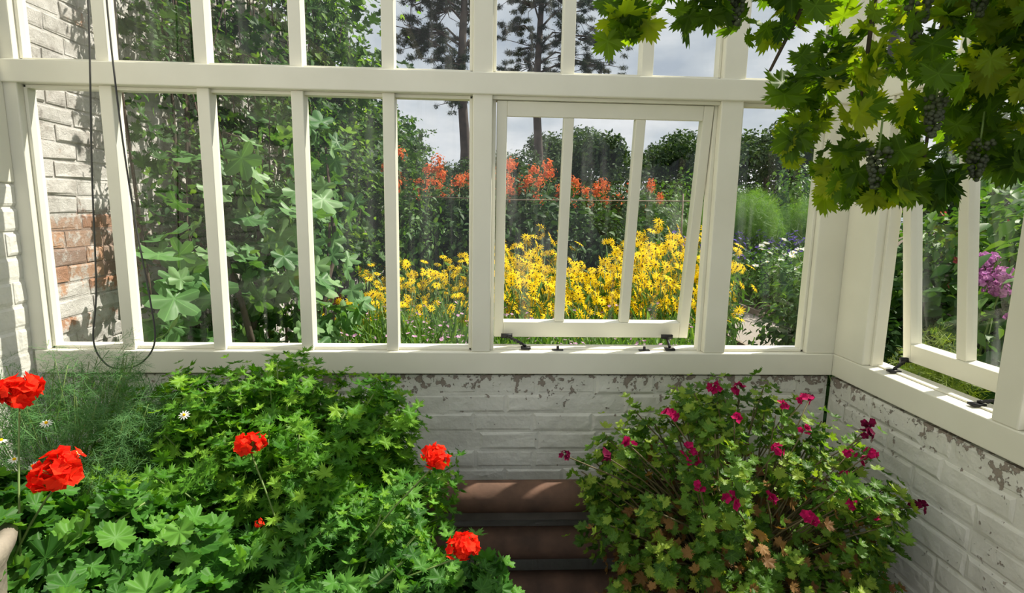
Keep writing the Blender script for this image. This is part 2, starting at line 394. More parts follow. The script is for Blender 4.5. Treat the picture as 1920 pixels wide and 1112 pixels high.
brickwall('wall_left',(XL-.005,-1.2,0),(0,1,0),(1,0,0),3.2,0,1.56,[M_wbrick],prot=.005,bev=.009,kind='structure',label='white-painted brick side wall')
b=Buf(); b.box((XL-.12,-1.2,-.04),(XR+.12,2.1,0)); obj('floor',b.mesh('floor',[M_floor]),kind='structure',label='dark damp greenhouse floor')
brickwall('garden_wall',(XL-.06,2.16,0),(0,1,0),(1,0,0),11.0,0,2.95,[M_gbrick],bl=.215,bh=.068,joint=.010,prot=.006,thick=.3,bev=.007,ir=.004,label='tall old brick garden wall with flaking whitewash',cat='wall')
b=Buf()
b.add([(-40,2.12,-.02),(60,2.12,-.02),(60,90,-.02),(-40,90,-.02)],[(0,1,2,3)])
b.add([(1.43,-6,-.02),(60,-6,-.02),(60,2.12,-.02),(1.43,2.12,-.02)],[(0,1,2,3)])
obj('ground',b.mesh('ground',[M_soil]),label='bare dark garden soil around the beds',cat='ground',kind='structure')

# ---------------------------------------------------------------- timber frame
ZS0,ZS1=.894,.977
ZT0,ZT1=1.886,1.959
ZE=2.40
def trim(name,a,b2,label):
    b=Buf(); b.box(a,b2); return obj(name,b.mesh(name,[M_paint]),kind='structure',label=label,bevel=.004)
trim('trim_1',(XL,1.985,ZS0),(XR+.0,2.12,ZS1),'cream-painted timber window sill along the low wall')
trim('trim_2',(XR+.0,-1.2,ZS0),(XR+.12,2.12,ZS1),'cream-painted timber sill along the side wall')
trim('trim_3',(XL-.05,1.98,ZT0),(XR,2.06,ZT1),'cream-painted timber transom rail')
trim('trim_4',(XR-.0,-1.2,ZT0),(XR+.075,2.06,ZT1),'cream-painted side transom rail')
trim('trim_5',(1.213,1.992,ZS1),(1.395,2.075,ZE),'cream-painted corner post')
trim('trim_6',(XR+.002,1.83,ZS1),(XR+.078,1.992,ZT0),'cream-painted post beside the side vent')
trim('trim_7',(-.053,1.99,ZS1),(.015,2.07,ZE),'cream-painted thick window post')
trim('trim_8',(.817,1.99,ZS1),(.897,2.07,ZE),'cream-painted thick window post beside the open vent')
trim('trim_9',(XL-.05,1.99,ZS1),(-1.558,2.07,ZE),'cream-painted end post against brick')
trim('trim_10',(XL-.05,1.985,ZE),(XR+.08,2.07,ZE+.1),'cream-painted eaves beam')
trim('trim_11',(XR,-1.2,ZE),(XR+.08,1.985,ZE+.1),'cream-painted side eaves beam')
trim('trim_12',(XR+.002,1.25,ZS1),(XR+.078,1.325,ZE),'cream-painted side post')
trim('trim_13',(XL-.11,-1.2,1.56),(XL+.0,1.99,ZE+.1),'cream-painted boarding above the brick side wall')
for i,x in enumerate((-1.2,-.5,.2,.9)):
    trim('trim_%d'%(14+i),(x-.02,-1.2,ZE+.1),(x+.02,2.07,ZE+.19),'cream-painted roof rafter')

BW=.021
def window(name,bars,x0,x1,z0,z1,label,y0=2.0,y1=2.055,rim=.012):
    b=Buf()
    for c in bars: b.box((c-BW,y0,z0),(c+BW,y1,z1))
    b.box((x0,y0+.015,z0),(x0+rim,y1,z1)); b.box((x1-rim,y0+.015,z0),(x1,y1,z1))
    b.box((x0,y0+.015,z0),(x1,y1,z0+rim)); b.box((x0,y0+.015,z1-rim),(x1,y1,z1))
    w=obj(name,b.mesh(name,[M_paint]),kind='structure',label=label,bevel=.003)
    g=Buf(); g.add([(x0+.004,y1-.016,z0+.004),(x1-.004,y1-.016,z0+.004),(x1-.004,y1-.016,z1-.004),(x0+.004,y1-.016,z1-.004)],[(0,1,2,3)])
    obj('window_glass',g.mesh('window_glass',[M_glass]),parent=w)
    return w
window('window_1',[-1.282,-.963,-.650,-.342],-1.558,-.053,ZS1,ZT0,'fixed cream-painted window with narrow upright glazing bars')
window('window_2',[],.897,1.213,ZS1,ZT0,'narrow fixed single-pane window')
window('window_3',[-1.282,-.963,-.650,-.342],-1.558,-.053,ZT1,ZE,'upper fixed window with upright glazing bars')
window('window_4',[.275,.55],.015,.817,ZT1,ZE,'upper fixed window above the open vent')
window('window_5',[],.897,1.213,ZT1,ZE,'narrow upper fixed pane')

def vent(name,width,length,bars,label,stile=.036):
    b=Buf(); t=.042
    b.box((0,0,-length),(stile,t,0)); b.box((width-stile,0,-length),(width,t,0))
    b.box((stile,0,-.052),(width-stile,t,0)); b.box((stile,0,-length),(width-stile,t,-length+.062))
    for c in bars: b.box((c-.018,.003,-length+.062),(c+.018,t-.003,-.052))
    s=obj('casement_sash',b.mesh('casement_sash',[M_paint]),bevel=.003,label=label)
    g=Buf(); x0,x1,za,zb=stile-.006,width-stile+.006,-length+.055,-.045
    g.add([(x0,.021,za),(x1,.021,za),(x1,.021,zb),(x0,.021,zb)],[(0,1,2,3)])
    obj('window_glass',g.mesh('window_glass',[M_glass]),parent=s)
    return s
def stay(parent,p0,p1,flip=1):
    b=Buf(); p0=np.array(p0);p1=np.array(p1)
    b.tube([p0,(p0+p1)/2+np.array([0,0,.004]),p1],.0045,6)
    for k in np.linspace(.1,.9,6):
        q=p0+(p1-p0)*k; b.inst(T_ico1,np.eye(3)[None],q[None],np.array([.0065]))
    b.box(p0-np.array([.018,.012,.010]),p0+np.array([.018,.012,-.003]))
    b.box(p1-np.array([.022,.006,.006]),p1+np.array([.022,.006,.010]))
    obj('window_stay',b.mesh('window_stay',[M_black],True),parent=parent,label='black iron casement stay')
b=Buf()
b.box((.015,2.0,ZT0-.012),(.817,2.06,ZT0)); b.box((.015,2.02,ZS1),(.028,2.06,ZT0)); b.box((.804,2.02,ZS1),(.817,2.06,ZT0)); b.box((.015,2.03,ZS1),(.817,2.06,ZS1+.006))
w6=obj('window_6',b.mesh('window_6',[M_paint]),kind='structure',label='top-hinged vent window propped open',bevel=.002)
s=vent('v',.77,.875,[.255,.512],'cream-painted sash swung outward at the bottom'); s.parent=w6; s.location=(.031,2.012,ZT0-.014); s.rotation_euler=(math.radians(7.2),0,0)
stay(w6,(.15,2.03,ZS1+.014),(.08,2.10,ZS1+.035),-1); stay(w6,(.70,2.03,ZS1+.012),(.71,2.10,ZS1+.035),1)
for x in (.27,.60):
    q=Buf(); q.box((x-.02,2.015,ZS1),(x+.02,2.03,ZS1+.004)); q.tube([(x,2.022,ZS1),(x,2.022,ZS1+.016)],.005,8)
    obj('stay_pin',q.mesh('stay_pin',[M_black]),parent=w6)
b=Buf()
b.box((XR+.01,1.325,ZT0-.012),(XR+.07,1.83,ZT0)); b.box((XR+.03,1.818,ZS1),(XR+.07,1.83,ZT0)); b.box((XR+.03,1.325,ZS1),(XR+.07,1.337,ZT0)); b.box((XR+.05,1.325,ZS1),(XR+.075,1.83,ZS1+.006))
w7=obj('window_7',b.mesh('window_7',[M_paint]),kind='structure',label='side vent window propped open outward',bevel=.002)
s=vent('v',.47,.875,[.235],'cream-painted side sash swung outward'); s.parent=w7
s.matrix_local=Matrix.Translation((XR+.02,1.813,ZT0-.014))@Matrix.Rotation(math.radians(-7.5),4,'Y')@Matrix.Rotation(math.radians(-90),4,'Z')
stay(w7,(XR+.05,1.74,ZS1+.014),(XR+.13,1.79,ZS1+.03)); stay(w7,(XR+.05,1.42,ZS1+.014),(XR+.13,1.38,ZS1+.03))
def sidewindow(name,ya,yb,z0,z1,bars,label):
    b=Buf()
    for c in bars: b.box((XR+.012,c-BW,z0),(XR+.065,c+BW,z1))
    r=.014
    b.box((XR+.02,ya,z0),(XR+.065,ya+r,z1)); b.box((XR+.02,yb-r,z0),(XR+.065,yb,z1)); b.box((XR+.02,ya,z0),(XR+.065,yb,z0+r)); b.box((XR+.02,ya,z1-r),(XR+.065,yb,z1))
    w=obj(name,b.mesh(name,[M_paint]),kind='structure',label=label,bevel=.003)
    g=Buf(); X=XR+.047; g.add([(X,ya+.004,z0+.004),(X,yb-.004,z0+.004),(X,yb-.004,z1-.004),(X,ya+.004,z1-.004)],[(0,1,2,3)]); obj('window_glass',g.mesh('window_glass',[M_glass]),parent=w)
sidewindow('window_8',.2,1.25,ZS1,ZT0,[.55,.9],'fixed side window with glazing bars')
sidewindow('window_9',1.325,1.99,ZT1,ZE,[1.58],'upper fixed side window')
sidewindow('window_10',.2,1.25,ZT1,ZE,[.55,.9],'upper fixed side window with glazing bars')

# ---------------------------------------------------------------- pipes
for zc in (.478,.295,.115):
    b=Buf(); b.tube([(XL+.02,1.86,zc),(-.9,1.86,zc),(.4,1.86,zc),(XR-.02,1.86,zc)],.056,24)
    for x in (-.75,.62): b.tube([(x-.06,1.86,zc),(x+.06,1.86,zc)],.066,24)
    obj('heating_pipe',b.mesh('heating_pipe',[M_rust],True),label='thick rusty cast-iron heating pipe along the wall',cat='pipe',group='heating pipes under the window')
for x in (-1.2,.55,1.2):
    b=Buf()
    for zc in (.387,.205): b.box((x-.02,1.83,zc-.028),(x+.02,2.0,zc+.028))
    b.box((x-.02,1.93,0),(x+.02,1.995,.42))
    obj('pipe_bracket',b.mesh('pipe_bracket',[M_black]),label='dark iron bracket holding the heating pipes',cat='bracket',group='pipe brackets')
b=Buf(); b.box((XL+.02,1.90,.36),(XR-.02,1.995,.405)); obj('wall_batten',b.mesh('wall_batten',[M_dwood]),label='grimy grey timber batten behind the heating pipes',cat='batten')

# ---------------------------------------------------------------- cord
b=Buf()
ctrl=np.array([(-1.17,1.8,2.5),(-1.178,1.8,2.09),(-1.215,1.8,1.6),(-1.238,1.8,1.23),(-1.263,1.8,1.06),(-1.235,1.8,.985),(-1.188,1.8,.966),(-1.12,1.8,.985),(-1.071,1.8,1.058),(-1.075,1.8,1.2),(-1.10,1.8,1.45),(-1.118,1.8,1.75),(-1.125,1.8,2.09),(-1.12,1.8,2.5)])
pts=[]
for i in range(len(ctrl)-1):
    p0=ctrl[max(i-1,0)];p1=ctrl[i];p2=ctrl[i+1];p3=ctrl[min(i+2,len(ctrl)-1)]
    for t in np.linspace(0,1,8,endpoint=False):
        pts.append(.5*((2*p1)+(-p0+p2)*t+(2*p0-5*p1+4*p2-p3)*t*t+(-p0+3*p1-3*p2+p3)*t**3))
b.tube(pts,.0026,6); obj('pull_cord',b.mesh('pull_cord',[M_cable],True),label='long dark looped blind cord hanging from the roof',cat='cord')

# ---------------------------------------------------------------- interior plants
def pot(parent,c,r,h,m,name='pot'):
    b=Buf(); b.lathe([(.001,0),(r*.68,0),(r*.9,h*.85),(r*1.0,h*.86),(r*1.02,h),(r*.93,h),(r*.9,h*.93),(.001,h*.92)],c,32)
    return obj(name,b.mesh(name,[m],True),parent=parent)
def umbel(parent,c,r,n=26,T=T_floret,m=P_red,name='flower_head',fs=.4,axis=(0,-.25,1),zlo=-.35,inner=True):
    b=Buf(); d=norm(rng.normal(size=(n*4,3))); ax=norm(np.array(axis,float)); d=d[(d@ax)>zlo][:n]
    p=np.array(c)+d*r*rng.uniform(.66,1.0,(len(d),1))*np.array([1.0,1.0,.82])
    nn=norm(d+rng.normal(size=d.shape)*.45)
    b.inst(T,frames(nn,rng.normal(size=d.shape)),p,rng.uniform(.8,1.2,len(d))*r*fs,0)
    if inner:
        d2=norm(rng.normal(size=(n,3))); p2=np.array(c)+d2*r*rng.uniform(.35,.6,(n,1)); b.inst(T,frames(d2,rng.normal(size=d2.shape)),p2,np.full(n,r*fs),0)
    for q in p: b.tube([np.array(c)-ax*r*.5,q],.0009,3,1)
    return obj(name,b.mesh(name,[m,M_stem]),parent=parent)
inside=lambda p:(p[:,0]>XL+.04)&(p[:,0]<XR-.05)&(p[:,1]<1.93)
def loc(pts,base): return np.asarray(pts)-np.array(base)

# scented pelargonium
A_b=(-.62,1.5,0)
A=obj('potted_pelargonium',loc=A_b,label='large bushy scented pelargonium with jagged bright green leaves',cat='potted plant')
pot(A,(0,0,0),.19,.36,M_terra)
b=Buf(); off=np.array(A_b)
clipA=lambda p:inside(p+off)
pp=mound(b,T_scent,(0,.02,.60),(.46,.31,.34),1900,(.017,.031),(.45,1.0),.8,.65,-.45,.2,clip=clipA)
mound(b,T_scent,(-.02,.1,.82),(.33,.20,.14),450,(.016,.028),(.5,1.1),.8,.6,-.2,.0,clip=clipA)
mound(b,T_scent,(.1,-.05,.45),(.44,.32,.30),600,(.025,.036),(.3,.85),.8,.5,-.6,.2,clip=clipA)
tA=sprigs(b,T_scent,(0,.02,.60),(.48,.33,.38),125,26,(.011,.025),.06,.0,clip=clipA,kk=(.88,1.16))
tA2=sprigs(b,T_scent,(-.02,.08,.86),(.38,.2,.16),45,22,(.012,.026),.05,-.1,clip=clipA)
obj('foliage',b.mesh('foliage',[L_scent],True),parent=A)
b=Buf(); stems(b,(0,0,.33),np.concatenate([pp[rng.choice(len(pp),110)],tA,tA2]),.005,.002,.08,bow=.05); obj('stem',b.mesh('stem',[M_stem],True),parent=A)

# red geranium in front
Bb=(-.42,1.18,0)
B=obj('potted_geranium',loc=Bb,label='bushy geranium with rounded lobed leaves and scarlet flower heads',cat='potted plant')
pot(B,(0,0,0),.16,.32,M_terra)
b=Buf()
pp=mound(b,T_zonal,(0,.02,.42),(.42,.27,.33),1100,(.018,.034),(.5,1.05),.8,.75,-.5,.25)
mound(b,T_zonal,(.18,-.06,.35),(.27,.22,.31),440,(.018,.036),(.5,1.05),.8,.75,-.5,.25)
mound(b,T_scent,(-.16,.04,.45),(.27,.22,.31),600,(.018,.032),(.5,1.05),.8,.7,-.5,.25)
mound(b,T_zonal,(.37,.02,.50),(.14,.14,.17),260,(.018,.034),(.4,1.1),.8,.7,-.7,.25)
tB=sprigs(b,T_scent,(.02,.0,.42),(.42,.26,.34),55,16,(.014,.028),.06,.1)
obj('foliage',b.mesh('foliage',[L_zonal],True),parent=B)
hd=[((-.546,1.25,.945),.033),((-.119,1.25,.914),.033),((-.045,1.10,.777),.034)]
b=Buf(); hp=[loc(h[0],Bb)-np.array([0,0,.02]) for h in hd]
stems(b,(0,0,.3),np.concatenate([pp[rng.choice(len(pp),80)],tB]),.005,.0025,.07,bow=.05); stems(b,(0,.0,.5),hp,.0025,.002,.05,bow=.03)
obj('stem',b.mesh('stem',[M_stem],True),parent=B)
for h,r in hd: umbel(B,loc(h,Bb),r)
umbel(B,loc((-.50,1.16,.80),Bb),.012,5)

# stone-pot geranium
Cb=(-.985,.85,0)
C=obj('potted_geranium',loc=Cb,label='scarlet geranium growing in a weathered stone pot',cat='potted plant')
b=Buf(); b.lathe([(.001,0),(.14,0),(.14,.06),(.10,.10),(.12,.42),(.145,.6),(.162,.86),(.172,.885),(.180,.90),(.183,.914),(.179,.926),(.168,.93),(.156,.926),(.150,.90),(.001,.895)],(0,0,0),64)
obj('stone_pot',b.mesh('stone_pot',[M_stone],True),parent=C)
b=Buf()
p1=mound(b,T_zonal,(.18,.25,.74),(.28,.16,.14),420,(.022,.042),(.5,1.05),.9,.65,-.5,.2)
p2=mound(b,T_zonal,(-.08,.2,.86),(.16,.15,.10),230,(.022,.038),(.5,1.05),.9,.65,-.5,.2)
mound(b,T_zonal,(.34,.09,.64),(.20,.16,.17),400,(.022,.042),(.5,1.05),.9,.65,-.5,.2)
mound(b,T_zonal,(.25,-.02,.72),(.10,.10,.09),140,(.020,.034),(.3,1.05),.9,.65,-.7,.2)
mound(b,T_zonal,(.17,-.10,.80),(.06,.06,.07),70,(.016,.028),(.3,1.05),.9,.65,-.7,.2)
mound(b,T_zonal,(.06,.09,.93),(.09,.06,.03),36,(.018,.030),(.3,1.05),.9,.6,-.7,.2)
tC=sprigs(b,T_zonal,(.14,.2,.76),(.30,.17,.15),16,12,(.016,.032),.05,.1)
obj('foliage',b.mesh('foliage',[L_zonal],True),parent=C)
hd=[((-.825,1.05,.985),.043),((-.968,1.15,1.108),.040)]
b=Buf(); stems(b,(0.08,.14,.7),tC,.004,.002,.05,bow=.0); stems(b,(0.08,.17,.8),[loc(h[0],Cb)-np.array([0,0,.02]) for h in hd],.0028,.002,.03,bow=.03)
obj('stem',b.mesh('stem',[M_stem],True),parent=C)
for h,r in hd: umbel(C,loc(h,Cb),r,36)

# feathery daisy bush
Db=(-1.2,1.55,0)
D=obj('potted_daisy_bush',loc=Db,label='feathery green marguerite bush with tiny white daisies',cat='potted plant')
pot(D,(0,0,0),.17,.4,M_terra)
b=Buf(); off3=np.array(Db)
p,o=ell(4600,(.04,-.02,.72),(.38,.34,.30),(.4,1.0),-.4); m=inside(p+off3); p=p[m];o=o[m]
leaves(b,T_fern,p,o,(.03,.06),.2,1.1,-.6)
tD=sprigs(b,T_fern,(.04,-.02,.75),(.38,.32,.28),120,44,(.02,.045),.045,.1,clip=lambda q:inside(q+off3),kk=(.9,1.2))
obj('foliage',b.mesh('foliage',[L_feath],True),parent=D)
b=Buf(); stems(b,(0,0,.38),np.concatenate([p[rng.choice(len(p),160)],tD]),.003,.0012,.08,bow=.05); obj('stem',b.mesh('stem',[M_stem],True),parent=D)
dpos=np.array([loc(q,Db) for q in [(-1.06,1.2,.98),(-1.02,1.18,.945),(-1.0,1.2,.92),(-.97,1.2,.91),(-1.12,1.22,1.0),(-.72,1.3,1.0),(-1.2,1.22,.97),(-.92,1.22,.94),(-1.08,1.18,.91),(-1.25,1.27,1.03),(-1.3,1.3,1.0),(-1.0,1.25,1.0)]])
b=Buf(); b.inst(T_daisy,np.eye(3)[None],np.zeros((1,3)),np.array([1.0])); b.inst(T_ico1,np.eye(3)[None],np.array([[0,0,.1]]),np.array([.28]),1)
heads(D,b.mesh('flower_head',[P_white,P_yel]),dpos,norm(np.array([.1,-.5,.9])+rng.normal(size=(len(dpos),3))*.3),np.full(len(dpos),.0135))

# regal pelargonium
Eb=(.80,1.56,0)
E=obj('potted_pelargonium',loc=Eb,label='sprawling regal pelargonium with magenta and maroon flowers',cat='potted plant')
pot(E,(0,0,0),.19,.30,M_terra)
off4=np.array(Eb); b=Buf(); clipE=lambda p:inside(p+off4)
pp=mound(b,T_regal,(0,.02,.42),(.40,.29,.36),900,(.012,.024),(.45,1.0),.7,.7,-.6,.2,clip=clipE)
mound(b,T_regal,(-.03,-.03,.42),(.43,.32,.40),1100,(.012,.022),(.3,1.06),.4,.8,-.8,.4,mat=1,clip=lambda p:clipE(p)&(p[:,2]<.76)&(rng.uniform(0,1,len(p))<.62))
tE=sprigs(b,T_regal,(-.01,.03,.50),(.43,.31,.38),135,24,(.009,.023),.05,-.2,clip=clipE,kk=(.86,1.26))
tE2=sprigs(b,T_regal,(-.08,.10,.80),(.16,.12,.17),16,22,(.010,.020),.05,.1,clip=clipE,kk=(.7,1.1))
obj('foliage',b.mesh('foliage',[L_regal,L_regald],True),parent=E)
fl=[(.53,1.5,.92,0),(.40,1.45,.856,0),(.544,1.38,.869,0),(.55,1.36,.85,0),(.72,1.5,.91,0),(.887,1.55,.934,0),(1.04,1.45,.826,0),(1.096,1.45,.80,0),(.965,1.33,.741,0),(.546,1.3,.81,0),(1.036,1.33,.709,0),(.784,1.62,.96,0),(1.2,1.6,.854,1),(1.0,1.6,.94,1),(1.22,1.4,.69,1),(.23,1.5,.80,1),(.345,1.5,.80,1),(.74,1.32,.76,0),(.9,1.45,.90,0),(.62,1.28,.78,0),(.80,1.4,.86,0),(1.12,1.5,.86,1),(.70,1.6,.97,0),(1.08,1.42,.84,0),(.95,1.55,.95,0),(1.0,1.4,.78,0),(.84,1.3,.72,0)]
b=Buf(); stems(b,(0,0,.28),np.concatenate([pp[rng.choice(len(pp),90)],tE,tE2]),.005,.002,.1,bow=.04); stems(b,(0,0,.4),[loc(f[:3],Eb) for f in fl],.003,.002,.1,bow=.04)
obj('stem',b.mesh('stem',[M_darkstem],True),parent=E)
for f in fl: umbel(E,loc(f[:3],Eb),random.uniform(.013,.020),6,m=P_darkm if f[3] else P_mag,fs=.75,axis=(0,-.6,.8),zlo=.0,inner=False)

# ---------------------------------------------------------------- grape vine
V=obj('grape_vine',loc=(0,0,0),label='grape vine with sunlit lobed leaves and hanging green grape bunches',cat='vine')
b=Buf()
b.tube([(1.28,1.0,0),(1.26,1.02,1.0),(1.27,1.08,1.8),(1.2,1.15,2.12),(.9,1.2,2.16),(.55,1.22,2.1),(.3,1.2,2.06),(.12,1.18,2.05)],[.02,.02,.018,.017,.014,.010,.007,.004],8)
for q in [((.9,1.2,2.16),(.8,1.2,1.95),(.78,1.18,1.7)),((1.1,1.17,2.14),(1.1,1.15,1.9),(1.1,1.12,1.72)),((.7,1.21,2.13),(.66,1.2,1.95),(.6,1.22,1.8)),((1.0,1.2,2.15),(.97,1.22,1.9),(.95,1.2,1.62)),((.55,1.22,2.1),(.5,1.2,1.98),(.42,1.2,1.93))]:
    b.tube(q,[.006,.005,.003],6)
obj('branch',b.mesh('branch',[M_bark],True),parent=V)
b=Buf()
cl=[((.97,1.2,1.84),(.28,.2,.17),150),((.70,1.2,1.76),(.12,.12,.13),42),((1.12,1.15,1.74),(.14,.2,.13),70),((.80,1.18,1.60),(.11,.10,.09),32),((.92,1.2,1.58),(.13,.1,.06),28),((.5,1.2,2.0),(.25,.12,.05),60),((.27,1.2,1.91),(.07,.06,.07),22),((1.05,1.1,1.98),(.3,.25,.14),120),((1.10,1.08,1.63),(.10,.10,.06),18),((.60,1.2,1.92),(.09,.1,.07),22),((.75,1.2,2.05),(.3,.2,.1),70),((.42,1.2,1.92),(.08,.08,.04),14),((.66,1.2,1.66),(.04,.05,.06),9)]
for c,r,n in cl:
    p,o=ell(n,c,r,(.2,1.05),-1,.1); m=p[:,0]<XR-.04; p=p[m];o=o[m]; k=len(p)
    nn=norm(o*.4+np.array([0,-.5,.35])+rng.normal(size=(k,3))*.65); tip=np.array([0,-.1,-1.0])+rng.normal(size=(k,3))*.5
    b.inst(T_grape,frames(nn,tip),p,rng.uniform(.022,.046,k),0)
obj('foliage',b.mesh('foliage',[L_grape],True),parent=V)
for c in [(.79,1.12,1.60),(1.0,1.12,1.62),(.50,1.18,1.92),(1.08,1.10,1.78),(.20,1.17,2.0),(.83,1.11,1.88),(.88,1.10,1.70),(.95,1.11,1.93),(.67,1.16,2.0)]:
    b=Buf(); n=75; t=rng.uniform(0,1,n); a=rng.uniform(0,6.28,n); rr=.024*(1-t*.75)*np.sqrt(rng.uniform(.4,1,n))
    p=np.stack([rr*np.cos(a),rr*np.sin(a),.035-t*.08],1)
    b.inst(T_ico2,np.repeat(np.eye(3)[None],n,0),p,rng.uniform(.004,.0056,n)); b.tube([(0,0,.03),(0,0,.09)],.002,5,1)
    obj('grape_bunch',b.mesh('grape_bunch',[M_grape,M_stem],True),parent=V,loc=c)

# ---------------------------------------------------------------- outdoors
U=random.uniform
b=Buf(); b.tube([(1.50,2.10,0),(1.50,2.10,1.4),(1.50,2.10,2.35)],.034,16)
for z in (.5,1.3,2.0): b.tube([(1.50,2.10,z),(1.50,2.10,z+.05)],.041,16)
b.box((1.38,2.06,1.31),(1.48,2.10,1.34))
obj('downpipe',b.mesh('downpipe',[M_black],True),label='black rainwater downpipe outside the greenhouse corner',cat='drainpipe')

# fig
Fb=(-1.42,3.2,0)
F=obj('fig_tree',loc=Fb,label='wall-trained fig tree with large lobed leaves',cat='tree')
b=Buf()
for q in [((0,0,0),(.05,0,.6),(.1,.1,1.3),(.05,.3,2.0)),((0,0,0),(.2,-.2,.5),(.15,-.3,1.0),(.05,-.4,1.5)),((0,0,.1),(.3,.1,.5),(.45,.2,1.0),(.45,.3,1.4)),((0,0,.1),(.3,.3,.6),(.4,.6,1.2),(.3,.8,1.9))]: b.tube(q,[.03,.022,.016,.008],8)
obj('trunk',b.mesh('trunk',[M_bark],True),parent=F)
b=Buf()
for c,r,n in [((-1.38,3.3,1.65),(.17,.45,.38),46),((-1.2,3.4,1.35),(.32,.5,.42),90),((-1.12,3.2,.85),(.38,.4,.42),105),((-1.38,2.65,1.0),(.13,.25,.5),52),((-1.0,3.1,.5),(.30,.3,.35),75),((-1.25,4.2,1.5),(.28,.5,.55),60),((-1.2,2.65,.45),(.28,.25,.25),40),((-1.15,4.0,1.9),(.25,.4,.25),24)]:
    p,o=ell(n,loc(c,Fb),r,(.3,1.2),-1,.3); p[:,0]=np.maximum(p[:,0],-.12); k=len(p)
    nn=norm(o*.3+np.array([.5,-.25,.6])+rng.normal(size=(k,3))*.6); tip=np.array([.2,-.3,-.5])+rng.normal(size=(k,3))*.7
    b.inst(T_fig,frames(nn,tip),p,rng.uniform(.05,.115,k),0)
p,o=ell(1300,loc((-1.3,3.6,1.1),Fb),(.32,.9,1.0),(.2,.9),-1,.3); m=p[:,0]>-.1; leaves(b,T_oval,p[m],o[m],(.03,.06),.5,.7,.3,mat=1)
obj('foliage',b.mesh('foliage',[L_fig,L_climb],True),parent=F)

def climber(y0,y1,n,mt,label,xo=.22,zc=(1.6,3.7),size=(.03,.06),T=T_oval,mn=.3,extra=None,trail=10):
    base=(XL+.02,(y0+y1)/2,0); r=obj('climbing_shrub',loc=base,label=label,cat='climbing plant')
    b=Buf()
    for TT,nn_,sz,mi in [(T,n,size,0)]+([extra] if extra else []):
        y=rng.uniform(y0,y1,nn_)-base[1]; z=zc[0]+(zc[1]-zc[0])*rng.uniform(0,1,nn_)**.8
        lump=.5+.5*np.sin(y*3.9+z*2.9+base[1])*np.cos(z*4.7-y*2.3)
        z=z+(lump-.7)*.35*(z>2.4)
        x=np.abs(rng.normal(0,1,nn_))*xo*(.25+1.1*lump); keep=rng.uniform(0,1,nn_)<(mn+(1-mn)*lump**1.5); x,y,z=x[keep],y[keep],z[keep]
        p=np.stack([x+.02,y,z],1); o=norm(np.stack([np.ones_like(x),-.5*np.ones_like(x),.5*np.ones_like(x)],1)+rng.normal(size=(len(x),3))*.8)
        leaves(b,TT,p,o,sz,.5,.7,.4,mi)
    S=Buf()
    for k in range(trail):
        yy=U(y0,y1)-base[1]; zz=U(zc[0]+.8,zc[1]); L=U(.4,.9); xx=U(.10,.30)
        pt=np.array([(xx*.3,yy,zz),(xx,yy+U(-.05,.05),zz-.05),(xx*1.15,yy+U(-.1,.1),zz-L*.5),(xx*1.1,yy+U(-.12,.12),zz-L)])
        S.tube(pt,.004,4); q=np.concatenate([pt[i]+(pt[i+1]-pt[i])*rng.uniform(0,1,(9,1)) for i in range(3)])+rng.normal(size=(27,3))*.02
        leaves(b,T_oval,q,norm(rng.normal(size=q.shape)+np.array([1,-.5,0])),(.025,.05),.2,.5,.8,0)
    obj('foliage',b.mesh('foliage',[mt,L_dark],True),parent=r)
    for k in range(8):
        yy=random.uniform(y0,y1)-base[1]
        S.tube([(.02,yy*.6,0),(.03,yy*.8+U(-.05,.05),1.0),(.03,yy+U(-.1,.1),2.0),(.03,yy,min(2.9,zc[1]-.2))],[.011,.008,.006,.004],6)
    obj('stem',S.mesh('stem',[M_bark],True),parent=r)
climber(2.52,3.5,6200,L_climb,'dark leafy climber overlapping old brick wall',.10,(.7,3.4),(.022,.048),mn=.22,extra=(T_regal,1300,(.025,.045),1),trail=14)
climber(3.4,5.0,5600,L_climb,'dense leafy climber on the garden wall',.20,(.9,3.7),(.03,.06),mn=.15,extra=(T_regal,1500,(.03,.06),1),trail=22)
climber(4.9,6.3,4800,L_bcl,'bright green climber spilling over the garden wall',.24,(.8,3.45),(.04,.075),mn=.25,extra=(T_regal,1600,(.04,.07),1),trail=22)
climber(6.4,12.5,7500,L_climb,'dense climber along the garden wall',.17,(.6,2.95),(.04,.09),extra=(T_regal,2200,(.05,.08),1))

def shrub(name,label,cat,mt,T,n,size,r=(.5,.5,.55),zc=.6,flower=None,nf=0,fsize=.03,Tf=T_floret,hf=1.0,up=.6,group=None,stemm=M_stem,tipdown=.3,ind=False):
    R=obj(name,loc=(0,0,0),label=label,cat=cat,group=group)
    b=Buf(); pp=mound(b,T,(0,0,zc),r,n,size,(.25,1.1),up,.6,-.95,tipdown); obj('foliage',b.mesh('foliage',[mt],True),parent=R)
    b=Buf(); stems(b,(0,0,0),pp[rng.choice(len(pp),30)],.008,.003,.1); obj('stem',b.mesh('stem',[stemm],True),parent=R)
    if flower:
        p,o=ell(nf,(0,0,zc),np.array(r)*1.08*hf,(.85,1.1),.0); nn=norm(o+np.array([0,-.6,.3]))
        b=Buf()
        if ind:
            b.inst(Tf,np.eye(3)[None],np.zeros((1,3)),np.ones(1)); b.inst(T_ico1,np.eye(3)[None],np.array([[0,0,.05]]),np.array([.2]),1)
            heads(R,b.mesh('flower_head',[flower,P_yel]),p,nn,rng.uniform(.8,1.2,len(p))*fsize)
        else:
            b.inst(Tf,frames(nn,rng.normal(size=o.shape)),p,rng.uniform(.8,1.2,len(p))*fsize,0)
            obj('flowers',b.mesh('flowers',[flower]),parent=R,kind='stuff')
    return R
